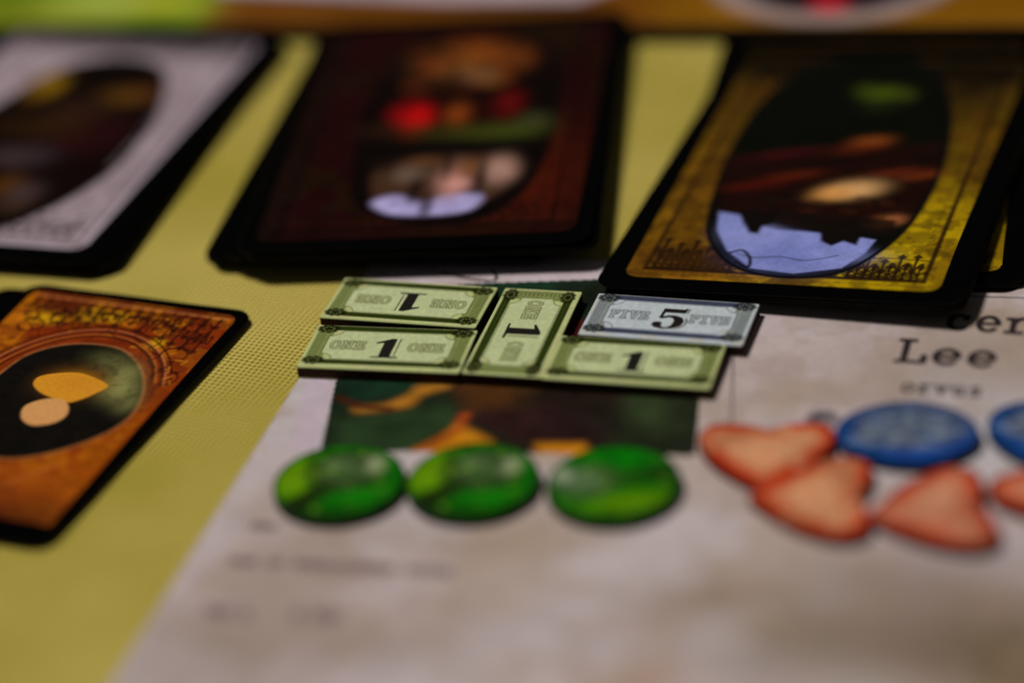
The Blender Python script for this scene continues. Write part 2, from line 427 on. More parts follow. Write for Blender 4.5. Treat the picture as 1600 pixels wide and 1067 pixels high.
    word('Lee', -17.2, 50.0, 5.15, 6.0, 1.0, M_TYPE)
    word('cern', -11.2, 60.0, 4.35, 6.2, .95, M_TYPE)
    word('orvus', -15.2, 41.7, 2.42, 3.4, .50, M_TYPE)
    # rows of small print, far too soft to read
    def row(pts, h, n, gapy=0.0):
        (ax, ay), (bx, by) = pts
        st = []
        for i in range(n):
            t = i / n
            if random.random() < .12: continue
            x, y = ax + (bx - ax) * t, ay + (by - ay) * t
            wv = (bx - ax) / n * .62
            st += [[(x, y), (x, y + h * random.uniform(.7, 1.1))], [(x, y + h * .6), (x + wv, y + h * .6), (x + wv, y)]]
        link('small_print', strokes_mesh('small_print', st, .55, .16), M_FAINT, root, (0, 0, .46))
    row([(-98.6, -13.2), (-67.4, -11.5)], 2.2, 24)
    row([(-98.0, -24.9), (-91.6, -24.9)], 2.4, 5)
    row([(-85.8, -24.0), (-79.2, -23.9)], 2.6, 5)
    row([(-98.6, -4.5), (-95.0, -4.4)], 1.6, 4)
    # small grey emblem beside the blue token
    em = [(-25.0, 33.1)][0]
    cv2 = Canvas(7, 7, .25, (150, 132, 128)); cv2.spot(0, 0, 2.2, 2.2, (60, 52, 56), .95, hard=2); cv2.spot(.7, -.6, 1.0, 1.0, (130, 120, 118), .8)
    link('printed_emblem', cv2.mesh('printed_emblem', lambda X, Y: X * X + Y * Y < 7.5), M_PAPER, root, (em[0], em[1], .45))
    return root
sheet()

# ------------------------------------------------------------------ game board at the back
BX, BY, BA = (20.00, 150.00, -14.30)
def board():
    edge = [(-111.6, -44.4), (96.6, -44.0)]
    yf = (edge[0][1] + edge[1][1]) / 2
    W, L = 300, 150
    cx, cy = 15, yf + L / 2
    root = empty('game_board', (BX, BY, 0), BA, 'brown and yellow printed game board lying across the back of the table', 'game board')
    body = prism('board_panel', [(x + cx, y + cy) for x, y in round_rect(W, L, 1, 3)], 3.4, .15, 2, [M_CARDEDGE, M_CARDEDGE], 1)
    link('board_panel', body, None, root)
    cv = Canvas(W - .8, L - .8, 1.0, (114, 72, 6))
    sh = lambda P: [(x - cx, y - cy) for x, y in P]
    cv.blotch(18, (104, 60, 6), .7)
    cv.poly(sh([(-63.5, -49.3), (-68.5, -19.8), (17.1, -20.6), (21.6, -49.1)]), (90, 48, 6), 6, .85)
    cv.poly(sh([(-111.2, -52.2), (-64.6, -45.9), (-63.8, -28.9), (-61.0, -13.6), (-126.4, -12.8)]), (92, 112, 14), 2.5, 1)
    for (x, y), r1, r2, col in zip(sh([(-82.0, -35.4), (-98.0, -38.3), (-91.9, -33.3), (-74.4, -34.8), (-105.1, -33.2), (-82.4, -42.1), (-94.3, -45.0), (-73.5, -41.9)]), (12, 10, 9, 8, 10, 10, 16, 8), (5, 4, 6, 5, 6, 4, 3, 4),
                                  ((150, 150, 90), (140, 136, 20), (150, 160, 60), (150, 146, 4), (84, 96, 10), (110, 120, 10), (80, 84, 4), (60, 90, 8))):
        cv.spot(x, y, r1, r2, col, .85)
    cv.poly(sh([(-64.8, -27.7), (-17.7, -33.0), (6.9, -32.9), (16.3, -23.6), (-66.8, -21.0)]), (160, 142, 144), 1.2, 1)
    cv.line(sh([(-65.0, -29.5), (-17.3, -34.8), (9.6, -34.6)]), 1.6, (34, 18, 6), .8, 1)
    P = sh([(54.1, -26.2)])[0]
    R = abs(sh([(29.8, -32.4)])[0][0] - sh([(79.7, -32.7)])[0][0]) / 2 
    cv.poly(arc(P[0], P[1] + 7.5, R, R, 0, 360, 60), (112, 88, 60), 1.2, 1)
    cv.poly(arc(P[0], P[1] + 7.5, R - .9, R - .9, 0, 360, 60), (138, 116, 108), 1.2, 1)
    cv.poly(arc(P[0], P[1] + 8.0, R - 4.6, R - 4.6, 0, 360, 60), (20, 8, 18), 1.6, 1)
    q = sh([(54.4, -34.8)])[0]
    cv.spot(q[0], q[1], 3.6, 3.4, (180, 30, 44), .95, hard=2)
    cv.mottle(9, .15)
    link('printed_face', cv.mesh('printed_face'), M_PAPER, root, (cx, cy, 3.42))
board()

# ------------------------------------------------------------------ cards
def card_bodies(name, w, l):
    return prism(name, round_rect(w, l, 3.2, 6), 0.30, 0.07, 1, [M_BLACK, M_CARDEDGE], 1)
BODY_BIG = card_bodies('card_stock', 57, 89)
BODY_SMALL = card_bodies('card_stock', 41, 66)
def card(x, y, z, a, label, group, body=BODY_BIG, face=None, off=(0, 0), ry=0.0, fa=0.0, rx=0.0):
    r = empty('game_card', (x, y, z), a, label, 'card', group, rx=rx, ry=ry)
    link('card_stock', body, None, r)
    if face is not None:
        link('printed_face', face, M_PRINT, r, (off[0], off[1], .312), fa)
    return r
def inner_mask(w, l, r):
    P = round_rect(w, l, r, 5)
    return lambda X, Y: Canvas.sd_poly(X, Y, P) < 0.05

def scrolls(cv, x0, x1, y0, y1, n, col, wd, a=.9):
    """Curling tracery printed along the borders."""
    for i in range(n):
        x = x0 + (x1 - x0) * (i + .5 * random.random()) / n; s = random.choice((-1, 1))
        y = random.uniform(y0, y0 + (y1 - y0) * .35); hh = (y1 - y0) * random.uniform(.5, .95)
        st = catmull([(x, y), (x + s * .4, y + hh * .35), (x - s * .5, y + hh * .7), (x + s * .6, y + hh), (x + s * 1.3, y + hh * .85), (x + s * .9, y + hh * .68)], 5, False)
        cv.line(st, wd, col, a, .10)
        cv.spot(x - s * .8, y + hh * .55, .5, .28, col, a, ang=random.uniform(0, 180), hard=2)
        cv.spot(x + s * .7, y + hh * .3, .45, .25, col, a, ang=random.uniform(0, 180), hard=2)
        cv.spot(x + s * .6, y + hh, .42, .36, col, a, hard=2)
    cv.line([(x0, y0), (x1, y0)], wd, col, a, .1)

def fleurs(cv, xs, y, hs, col, wd=.34, a=.92, f=1):
    """Row of iron-work lilies: stem, spade tip, side leaves, linking arches."""
    F = lambda P: [(px, y + f * (py - y)) for px, py in P]
    prev = None
    for x, h in zip(xs, hs):
        cv.line(F([(x, y), (x, y + h)]), wd, col, a, .08)
        cv.poly(F([(x, y + h + 1.3), (x + .75, y + h + .35), (x + .25, y + h + .1), (x, y + h - .4), (x - .25, y + h + .1), (x - .75, y + h + .35)]), col, .1, a, grow=.08)
        for s in (-1, 1):
            cv.line(F(catmull([(x, y + h * .35), (x + s * .7, y + h * .7), (x + s * 1.25, y + h * .75), (x + s * 1.1, y + h * .5)], 4, False)), wd * .85, col, a, .08)
            q = F([(x + s * 1.15, y + h * .55), (x + s * .6, y + h * .2)])
            cv.spot(q[0][0], q[0][1], .34, .5, col, a, ang=20 * s, hard=2)
            cv.spot(q[1][0], q[1][1], .5, .28, col, a, ang=35 * s, hard=2)
        if prev is not None:
            mx = (x + prev[0]) / 2
            cv.line(F(arc(mx, y, abs(x - prev[0]) * .62, min(h, prev[1]) * .55, 0, 180, 10)), wd * .8, col, a * .9, .08)
            q = F([(mx, y + min(h, prev[1]) * .75)])
            cv.spot(q[0][0], q[0][1], .4, .5, col, a, hard=2)
        prev = (x, h)
    cv.line(F([(xs[0] - 1, y + .1), (xs[-1] + 1, y + .1)]), wd, col, a, .08)

# -- gold card on the right
ORD = ['directly under', 'second below', 'third below', 'fourth below', 'fifth below', 'sixth below', 'seventh below', 'eighth below', 'ninth below', 'tenth below', 'eleventh below', 'twelfth below', 'thirteenth below']
GX, GY, GA = (56.09, 40.38, -21.36)
def gold_face(res, dim=1.0):
    cv = Canvas(49.5, 82, res, (122, 88, 8))
    cv.spot(14, -28, 16, 20, (172, 142, 4), .9); cv.spot(-18, -8, 9, 26, (98, 60, 10), .85)
    cv.spot(-16, -36, 13, 6, (150, 92, 18), .7); cv.spot(20, 8, 6, 20, (120, 92, 6), .6)
    cv.poly([(-26, 4), (26, -6), (26, 42), (-26, 42)], (58, 40, 6), 9, .8)
    cv.poly([(-26, 24), (26, 20), (26, 42), (-26, 42)], (20, 13, 5), 9, .93)
    cv.spot(-14, 26, 6, 6, (84, 52, 8), .6)
    cv.blotch(7, (84, 52, 6), .6, -.02, .3); cv.blotch(4, (56, 34, 6), .55, .06, .25); cv.blotch(1.8, (60, 38, 6), .45, .06)
    # outer ruled frame
    for d, wv, a in ((2.8, .80, .95),):
        for s in (-1, 1):
            cv.line([(s * (24.75 - d), -41 + d), (s * (24.75 - d), 41 - d)], wv, (40, 22, 6), a)
        cv.line([(-24.75 + d, -41 + d), (24.75 - d, -41 + d)], wv, (40, 22, 6), a)
        cv.line([(-24.75 + d, 41 - d), (24.75 - d, 41 - d)], wv, (20, 12, 4), a)
    cv.poly([(-26, 33), (26, 31), (26, 42), (-26, 42)], (9, 7, 3), 3, .9)
    cv.spot(-16, -34, 8, 5, (58, 32, 7), .85)
    fleurs(cv, [-20.6, -18.2, -15.8, -13.4, -11.0, -8.6], -38.0, [8.8, 7.6, 8.6, 6.4, 6.6, 3.8], (22, 12, 5), .62)
    fleurs(cv, [-19.4, -17.0, -14.6, -12.2, -9.8], -37.6, [5.0, 4.6, 4.6, 3.6, 3.2], (24, 13, 5), .55)
    cv.line([(-21.5, -30.5), (-17, -29.8), (-13, -30.6)], .3, (30, 16, 6), .8)
    cv.spot(-14, -35, 8, 3.5, (60, 34, 8), .6)
    fleurs(cv, [7.6, 10.0, 12.4, 14.8, 17.2, 19.6], -38.0, [3.2, 4.6, 6.2, 5.2, 6.8, 7.0], (30, 16, 6), .52)
    fleurs(cv, [11.2, 13.6, 16.0, 18.4, 20.6], -37.8, [2.6, 3.2, 3.4, 3.8, 3.6], (34, 18, 6), .46)
    cv.line([(11, -31.6), (16, -31.2), (21.6, -31.6)], .3, (34, 18, 6), .85)
    scrolls(cv, -22, -13, 26, 36, 8, (16, 10, 4), .5)
    scrolls(cv, 10, 22, 26, 38, 10, (16, 10, 4), .5)
    for k in range(24):
        x = -23 + 2 * k
        cv.spot(x, -39.7 + random.uniform(-.3, .3), .8, .35, (70, 40, 8), .5)
    for k in range(26):
        y = -27 + k * 2.1
        for s in (-1, 1):
            cv.line(catmull([(s * 22.4, y), (s * 21.6, y + .8), (s * 20.2, y + .6), (s * 20.6, y + 1.6)], 4, False), .3, (50, 28, 6), .6)
    return cv
gf = gold_face(.2)
ov = catmull([(-16.0, -21.6), (-11.8, -31.9), (-5.9, -37.4), (1.8, -38.7), (8.6, -36.4), (13.1, -29.5), (16.2, -18.6), (17.1, -4.1), (16.2, 11.0), (14.0, 23.2), (10.1, 33.9), (4.8, 40.2), (-2.2, 42.2), (-9.9, 39.6), (-15.5, 31.6), (-18.3, 19.7), (-18.6, 2.4)], 4)
gf.poly(ov, (8, 6, 4), .3, 1, grow=.5)
gf.poly(ov, (7, 8, 3), .4)
gf.poly([(-19.1, 1.1), (-2.0, 4.9), (16.0, 8.6), (17.5, -6.3), (16.1, -15.3), (9.9, -20.3), (-6.2, -22.2), (-15.3, -19.3)], (26, 7, 4), 1.5, .9)
for (x, y), rx, ry, col, a, an in zip(
    [(2.2, 26.7), (-1.1, 28.0), (6.0, 26.4), (2.4, 22.4), (-9.2, 3.1), (-11.6, -8.8), (-6.2, -4.9), (-0.9, 0.2), (14.6, -3.1), (10.3, -2.4), (3.9, 8.4), (2.6, 6.0), (4.9, -9.0), (1.6, -10.6), (12.7, -18.9), (11.5, -20.5), (14.0, 2.6), (-6.9, -12.9)],
    (3.4, 2.2, 2.0, 3.0, 7, 6, 5, 8, 4, 5, 3.4, 4.5, 4.6, 3.5, 2.6, 2.2, 2, 5), (2.4, 2.0, 2.0, 2.5, 1.0, 1.3, 1.2, 1.2, 1.4, 1.1, 1.6, 1.8, 2.9, 2.2, 1.8, 1.6, 3, 1),
    ((66, 78, 8), (50, 60, 8), (50, 56, 12), (24, 32, 10), (58, 10, 14), (70, 14, 6), (84, 26, 8), (16, 6, 4), (96, 38, 12), (84, 28, 10), (128, 62, 20), (80, 26, 8), (190, 142, 88), (200, 130, 62), (138, 80, 44), (100, 52, 20), (16, 8, 4), (14, 6, 4)),
    (.9, .8, .8, .8, .9, .8, .8, .9, .8, .8, .9, .7, 1, .8, .9, .7, .8, .8), [20] * 18):
    gf.spot(x, y, rx, ry, col, a, ang=an, hard=1.4)
gf.poly([(-15.1, -18.6), (-11.3, -19.4), (-10.1, -22.5), (-8.5, -24.6), (-7.3, -22.7), (-4.2, -23.7), (-0.6, -23.8), (3.6, -24.3), (3.3, -26.4), (7.5, -25.6), (8.9, -24.9), (11.9, -25.6), (11.2, -29.9), (8.6, -35.1), (1.7, -37.5), (-5.4, -36.5), (-10.5, -31.2), (-13.9, -24.6)], (118, 122, 172), .25, 1)
gf.spot(*[(-0.7, -31.9)][0], 6, 4, (96, 102, 158), .7); gf.spot(*[(-7.5, -25.1)][0], 4, 3, (128, 130, 176), .7); gf.spot(*[(7.2, -31.1)][0], 5, 2, (126, 130, 180), .6)
for i in range(46):
    q = [(-10.0, -19.5), (13.2, -16.7)]; u = random.random()
    gf.spot(q[0][0] + (q[1][0] - q[0][0]) * u, q[0][1] + (q[1][1] - q[0][1]) * u + random.uniform(-3, 6), random.uniform(.4, 1.3), random.uniform(.3, .9), random.choice(((30, 14, 8), (52, 22, 10), (8, 4, 3), (16, 14, 8))), .7)
gf.line(catmull([(-8.9, -31.9), (-5.5, -33.0), (-1.6, -32.4), (2.7, -33.2), (7.2, -31.1)], 4, False), .35, (56, 56, 74), .8)
gf.line(catmull([(-9.8, -31.8), (-8.1, -30.9), (-6.3, -33.3), (-5.9, -36.2), (-8.2, -34.7)], 4, False), .6, (20, 16, 20), .9)
gf.poly([(2.3, -22.7), (14.4, -22.4), (13.4, -24.6), (9.4, -24.8), (9.3, -27.6), (7.0, -26.5), (5.4, -28.2), (3.6, -26.9)], (12, 8, 6), .3, 1)
gf.poly([(-12.4, -17.4), (-5.6, -18.2), (-5.0, -21.6), (-6.9, -22.7), (-7.0, -25.3), (-8.6, -25.0), (-9.9, -22.1)], (12, 8, 6), .3, 1)
gf.poly([(-6.3, -17.4), (13.7, -18.8), (14.6, -23.2), (8.7, -23.8), (3.5, -23.4), (-1.8, -22.9), (-4.9, -22.1)], (16, 9, 6), .5, .9)
gf.line(ov, .55, (10, 8, 8), 1, closed=True)
gf.mottle(2.5, .14)
GOLD = gf.mesh('printed_face', inner_mask(49.5, 82, 2.2))
g2 = gold_face(.22)
g2.poly(arc(0, 0, 18, 30, 0, 360, 50), (14, 14, 6), .5)
GOLD2 = g2.mesh('printed_face', inner_mask(49.5, 82, 2.2))
G2X, G2Y, G2A = (61.84, 48.42, -14.01)
gg = 'black-bordered cards stacked in the gold pile'
low = ['bottom black-bordered card of the gold pile, swung to the right', 'black-bordered card second from the bottom of the gold pile, swung right', 'black-bordered card directly under the gold-framed card peeking out at the right']
for k in range(4):
    top = k == 3
    card(G2X - .4 + random.uniform(-.5, .5) * (not top), G2Y + random.uniform(-.6, .6) * (not top), 0.40 + k * .31, G2A + random.uniform(-.8, .8) * (not top),
         'gold-framed card peeking out at the right edge from under the big gold card' if top else low[k], gg, face=GOLD2 if top else None)
for k in range(5):
    card(GX + .5 + random.uniform(-.3, .3), GY + 1.0 + random.uniform(-.3, .3), 1.62 + k * .28, GA + random.uniform(-.7, .7), 'black-bordered card %s the big gold card, square under it' % ORD[4 - k], gg, rx=-.3 - k * .08, ry=-1.2 - k * .18)
card(GX, GY, 3.10, GA, 'gold card with dark oval scene and lilac sky, topmost of the right-hand pile', gg, face=GOLD, ry=-2.0, rx=-.66)

# -- dark red card, middle pile
MX, MY, MA = (-7.60, 66.30, -8.90)
mf = Canvas(52, 82, .3, (27, 5, 4))
mf.blotch(7, (24, 14, 4), .7, .0); mf.spot(16, -22, 10, 16, (64, 17, 5), .8); mf.spot(19, -14, 5, 12, (62, 16, 5), .5); mf.spot(8, -37, 18, 3, (50, 18, 6), .6); mf.spot(-8, 8, 9, 26, (28, 4, 5), .5)
for s in (-1, 1):
    mf.line([(s * 22, -37), (s * 22, 37)], .5, (14, 4, 3), .9)
mf.poly([(-26, -41), (26, -41), (26, -37), (-26, -37)], (20, 6, 3), .4, .7); mf.poly([(-26, -41), (-22, -41), (-22, 41), (-26, 41)], (15, 6, 4), .4, .8)
for i in range(40):
    mf.spot(-24 + random.uniform(-1, 1), -40 + 2 * i, .6, .5, (40, 20, 8), .5); mf.spot(24 + random.uniform(-1, 1), -40 + 2 * i, .6, .5, (30, 8, 4), .6)
mf.line([(-22, -37), (22, -37)], .5, (14, 4, 3), .9)
scrolls(mf, -20, 20, -37.5, -30, 22, (16, 6, 4), .5, .7)
mo = catmull([(-13.1, -21.5), (-10.6, -29.7), (-4.5, -35.3), (3.1, -37.2), (10.2, -35.6), (15.7, -28.5), (18.7, -16.1), (19.6, -0.5), (19.2, 14.8), (16.6, 28.5), (10.4, 34.7), (0.8, 36.9), (-8.3, 34.0), (-13.6, 20.8), (-14.9, 2.8)], 4)
mf.poly(mo, (10, 4, 3), .5)
mf.poly(catmull([(-9.6, -21.8), (-9.3, -16.7), (-4.3, -13.4), (4.3, -12.2), (10.8, -12.8), (14.6, -15.8), (14.7, -21.6), (12.3, -26.9), (8.6, -31.3), (3.6, -33.1), (-1.6, -33.3), (-6.0, -31.6), (-8.1, -28.3)], 4), (58, 36, 22), .9)
mf.poly(catmull([(-8.4, -28.3), (-4.7, -26.4), (-0.1, -29.0), (3.9, -26.6), (9.0, -27.0), (9.5, -29.8), (7.5, -32.7), (2.6, -33.7), (-3.7, -33.2), (-7.0, -31.1)], 4), (156, 144, 182), .9)
for (x, y), rx, ry, col, a in zip(
    [(3.8, -21.8), (6.5, -17.4), (11.4, -18.5), (-1.5, -14.3), (-3.6, -18.9), (2.6, -16.4), (-1.9, -24.8), (5.5, -23.1), (0.7, -30.6), (8.6, -19.9), (-8.4, -15.4)],
    (2.6, 3.2, 3, 3, 3, 1.1, 1.2, 2.2, 1.3, 1.2, 2), (6, 3, 5, 2, 3, 5, 4.5, 2, 4, 6, 2),
    ((168, 116, 100), (104, 62, 30), (158, 118, 100), (84, 52, 26), (96, 76, 64), (30, 18, 10), (24, 14, 10), (180, 124, 112), (30, 18, 14), (26, 16, 10), (26, 14, 10)),
    (.95, .8, .9, .8, .7, .8, .9, .8, .8, .8, .8)):
    mf.spot(x, y, rx, ry, col, a, hard=1.5)
for (x, y), rx, ry, col, a in zip(
    [(-5.3, 2.4), (-7.9, 4.6), (1.9, 3.2), (10.4, 6.7), (7.2, 5.2), (-0.2, -2.4), (6.7, -4.7), (12.0, -3.5), (15.5, -0.1), (-10.4, -1.4), (-0.3, 26.2), (-3.4, 22.4), (4.2, 27.6), (10.4, 25.1), (-6.1, 25.4), (4.0, 19.0), (0.9, 30.7), (-8.9, 20.3), (14.7, 20.6), (1.6, -8.7)],
    (3.0, 2.4, 2.4, 2.6, 2.0, 8, 8, 6, 3, 5, 5, 5, 5, 3, 3, 3, 5, 5, 3, 12), (5, 3.5, 4.4, 5.5, 5, 2.4, 2.4, 3, 3, 3, 6, 4, 5, 4, 5, 3, 4, 6, 5, 2.5),
    ((186, 10, 12), (120, 6, 8), (120, 52, 12), (92, 8, 8), (44, 8, 6), (44, 38, 10), (54, 52, 12), (52, 58, 14), (60, 60, 30), (36, 18, 8), (122, 66, 18), (112, 70, 30), (128, 60, 14), (112, 54, 16), (84, 50, 20), (112, 92, 66), (96, 40, 10), (16, 6, 4), (16, 6, 4), (10, 8, 4)),
    (.95, .8, .85, .8, .6, .8, .8, .8, .6, .7, .8, .8, .85, .8, .7, .8, .7, .6, .6, .8)):
    mf.spot(x, y, rx, ry, col, a, hard=1.3)
for i in range(60):
    x, y = random.uniform(-9, 11), random.uniform(14, 32)
    mf.spot(x, y, random.uniform(.6, 1.8), random.uniform(.8, 2.2), random.choice(((20, 8, 4), (14, 6, 3), (120, 70, 22), (70, 30, 10), (110, 40, 10), (24, 10, 4))), .7, ang=random.uniform(0, 90))
mf.mottle(3, .2)
MID = mf.mesh('printed_face', inner_mask(52, 82, 2.2))
LX, LY, LA = (-10.96, 69.94, -13.31)
LY += 1.5; MY += .6
mg = 'black-bordered cards stacked in the dark red pile'
for k in range(14):
    t = max(0.0, min(1.0, (k - 4) / 6))
    last = k == 13
    x = LX + (MX - LX) * t; y = LY + (MY - LY) * t; a = LA + (MA - LA) * t
    j = 0 if last or k == 0 else 1
    card(x + j * random.uniform(-.9, .9), y + j * random.uniform(-.9, .9) - .3 * j, .02 + k * .355 + (0.20 if last else 0), a + j * random.uniform(-1.2, 1.2),
         'dark red card with red flowers and pale pillars, topmost of the middle pile' if last else
         ('bottom card of the dark red pile, its corner sticking out at the front left' if k == 0 else 'black-bordered card %s the dark red card of the middle pile' % ORD[12 - k]),
         mg, face=MID if last else None, rx=-.6 if last else (-.3 if k > 9 else 0), ry=-.4 if last else 0)

# -- pale card, left pile
PX_, PY_, PA = (-77.58, 84.56, -20.31)
lf = Canvas(49.5, 80, .35, (150, 132, 134))
lf.blotch(8, (128, 110, 112), .6); lf.poly([(-25, 33), (25, 33), (25, 41), (-25, 41)], (44, 38, 38), 2.5, .9)
lf.spot(0, 38, 20, 4, (60, 52, 52), .6)
lf.blotch(1.2, (110, 92, 94), .35, .1)
for d, wv, col in ((.35, .5, (160, 146, 156)), (1.6, .5, (84, 66, 68)), (3.0, .35, (100, 82, 84))):
    lf.line([(24.75 - d, -40 + d), (24.75 - d, 40 - d)], wv, col, .9); lf.line([(-24.75 + d, -40 + d), (24.75 - d, -40 + d)], wv, col, .9)
    lf.line([(-24.75 + d, -40 + d), (-24.75 + d, 40 - d)], wv, col, .9)
fleurs(lf, [-20 + 2.5 * k for k in range(17)], -36.6, [6.5 if k % 3 else 4.5 for k in range(17)], (58, 44, 46), .5, .85)
lo = catmull([(-17.4, -25.0), (-7.7, -34.1), (0.9, -36.8), (7.1, -34.8), (11.6, -29.3), (15.3, -21.9), (18.0, -11.9), (18.3, -1.6), (17.0, 8.8), (14.2, 18.9), (10.9, 26.0), (6.0, 29.9), (-1.0, 30.5), (-7.6, 27.5), (-12.0, 20.2), (-15.0, 10.2), (-18.6, -3.2)], 4)
lf.poly(lo, (14, 5, 3), .5)
for (x, y), rx, ry, col, a in zip(
    [(-8.8, 18.4), (-10.1, 16.1), (7.8, 15.0), (11.0, 16.4), (1.9, 7.0), (-2.6, -9.9), (2.1, -9.3), (1.2, -20.2), (5.7, -22.0), (7.0, -1.3), (-3.0, 1.3), (-1.3, 22.5), (1.2, 25.5), (8.2, -14.6), (5.5, -26.6), (11.2, 0.5)],
    (2.6, 2.5, 4.5, 3, 6, 5, 4, 3, 3, 6, 8, 4, 6, 6, 3, 4), (4, 4, 3, 3, 6, 3.5, 4, 4, 4, 6, 4, 4, 2.5, 5, 3, 6),
    ((150, 110, 8), (100, 66, 10), (88, 56, 12), (80, 44, 16), (44, 24, 14), (60, 44, 44), (48, 38, 40), (76, 44, 10), (70, 52, 50), (38, 8, 8), (44, 24, 6), (8, 4, 2), (8, 3, 2), (12, 3, 2), (60, 40, 30), (32, 6, 8)),
    (.9, .7, .8, .7, .8, .8, .7, .8, .7, .8, .7, .9, .9, .7, .6, .7)):
    lf.spot(x, y, rx, ry, col, a, hard=1.2)
for i in range(70):
    d = random.uniform(3.4, 8.5)
    y = random.uniform(-36, 34); ln = random.uniform(3, 12)
    lf.line([(24.75 - d, y), (24.75 - d + random.uniform(-.3, .3), y + ln)], .22, random.choice(((112, 94, 98), (168, 150, 152), (100, 84, 88))), .5, .15)
    x = random.uniform(-24, 24)
    lf.line([(x, random.uniform(30, 36)), (x + .4, 40)], .4, (60, 50, 52), .5, .2)
lf.mottle(3, .08)
LEFT = lf.mesh('printed_face', inner_mask(49.5, 80, 2.2))
lg = 'black-bordered cards stacked in the pale pile'
for k in range(9):
    last = k == 8
    j = 0 if last else 1
    card(PX_ + j * (0.2 + random.uniform(-.9, .9)), PY_ + j * (-.2 + random.uniform(-.8, .8)), .02 + k * .33 + (.1 if last else 0), PA + j * random.uniform(1.0, 3.2),
         'pale grey card with a dark oval scene, topmost of the left-hand pile' if last else 'black-bordered card %s the pale grey card of the left-hand pile' % ORD[7 - k], lg, face=LEFT if last else None)

# -- orange card, front left
OX, OY, OA = (-72.03, -5.64, -25.07)
of = Canvas(37, 62, .17, (156, 84, 8))
of.blotch(9, (110, 32, 6), .9, -.10); of.blotch(4, (176, 100, 10), .6, .06); of.blotch(3, (92, 24, 8), .6, .06); of.blotch(1.3, (100, 34, 8), .4, .05)
of.spot(16, -14, 3, 18, (160, 84, 4), .6); of.spot(0, -22, 22, 8, (120, 44, 10), .8)
for (x, y), rx, ry in zip([(-5.1, 26.1), (-0.7, 26.5), (-11.8, 23.5), (9.4, 20.4)], (3.0, 2.0, 3.2, 1.5), (2.2, 1.8, 1.8, 1.5)):
    of.spot(x, y, rx, ry, (200, 138, 12), .85, hard=1.5)
of.line([(-17, 29.8), (17.6, 29.8)], .35, (176, 112, 60), .7)
of.line([(-17, 30.4), (17.6, 30.4)], .8, (74, 30, 10), .8)
random.seed(21)
K = (40, 12, 6)
for i in range(17):
    x = -16.5 + i * 2.05
    of.line([(x, 29.6), (x, 27.0 + random.uniform(-.4, .4))], .42, K, .85)
    of.spot(x, 26.8, .55, .45, K, .9, hard=2)
    of.line(arc(x + 1.0, 29.4, 1.0, 1.2, 180, 360, 8), .26, K, .7)
fleurs(of, [-16 + 2.3 * k for k in range(15)], 29.0, [4.2, 5.6, 3.6, 6.0, 4.0, 5.2, 3.4, 4.6, 3.4, 5.4, 4.0, 6.4, 7.6, 8.4, 9.0], K, .34, .85, -1)
Ec = [(1.3, 2.7)][0]
def ell(rx, ry, a0=0, a1=360, n=60): return arc(Ec[0], Ec[1], rx, ry, a0, a1, n)
for rr, wv, col, a in ((3.4, .45, K, .8), (2.5, .35, (170, 100, 60), .6), (2.0, .6, (70, 24, 12), .85), (1.1, .4, (150, 80, 30), .7), (.5, .5, (60, 22, 8), .9)):
    of.line(ell(13.6 + rr, 17.2 + rr, 20, 250), wv, col, a)
for sgn, x0, y0 in ((1, 12.0, 21.5), (1, 8.0, 24.2), (1, 15.5, 11.5), (-1, -9, 24.0), (-1, -13.5, 21.0), (-1, -2, 25.2), (1, 3, 25), (1, 13.8, 18)):
    of.line(arc(x0, y0, 2.2, 2.0, 200 if sgn > 0 else -20, 200 - sgn * 290, 16), .36, K, .85)
    of.spot(x0 + 1.2 * sgn, y0 + 1.8, .6, .4, K, .8, ang=30, hard=2)
    of.line([(x0 - 2 * sgn, y0 - 1), (x0 - 3.2 * sgn, y0 - 2.8), (x0 - 1.0 * sgn, y0 - 4.2)], .3, K, .7)
for i in range(26):
    x = random.uniform(-16, 16.5); y = random.uniform(19.5, 27)
    if math.hypot((x - Ec[0]) / 17.5, (y - Ec[1]) / 21) < 1: continue
    s = random.choice((-1, 1))
    of.line(catmull([(x, y), (x + s * 1.2, y + 1.2), (x + s * 2.4, y + .6), (x + s * 2.2, y - .8), (x + s * 1.2, y - .6)], 5, False), .3, K, .8)
    of.spot(x, y, .5, .35, K, .85, ang=random.uniform(0, 180), hard=2)
for i in range(30):
    x = random.uniform(11.5, 17); y = random.uniform(-6, 22)
    of.line([(x, y), (x + random.uniform(-1, 1), y + random.uniform(-1.8, 1.8))], random.uniform(.25, .6), random.choice((K, (84, 26, 8), (176, 104, 20))), .6)
for i in range(16):
    y = 9 - i * 2.5
    of.line(catmull([(16.8, y), (15.4, y - .5), (15.8, y - 1.6), (14.4, y - 1.8)], 4, False), .35, (96, 34, 8), .6)
    of.line([(14.5, y), (12.6, y - 1.2)], .3, (84, 30, 8), .5)
of.line(catmull([(11, -14), (8, -19), (1, -24), (-8, -27)], 6, False), .5, (150, 88, 40), .5)
of.poly([(13.5, 10.2), (15.9, 9.5), (16.7, 4.3), (14.6, 2.7)], (90, 28, 8), .4, .8)
ee = catmull([(-9.2, -6.9), (-11.0, 1.6), (-10.4, 6.3), (-9.2, 12.1), (-5.8, 16.0), (-1.0, 17.8), (4.9, 17.4), (10.0, 13.6), (13.8, 8.0), (15.6, 1.4), (14.6, -4.2), (11.0, -9.4), (6.6, -13.0), (2.0, -14.5), (-5.4, -13.2)], 4)
of.poly(ee, (150, 92, 50), .2, .8, grow=.35)
of.poly(ee, (14, 11, 8), .35)
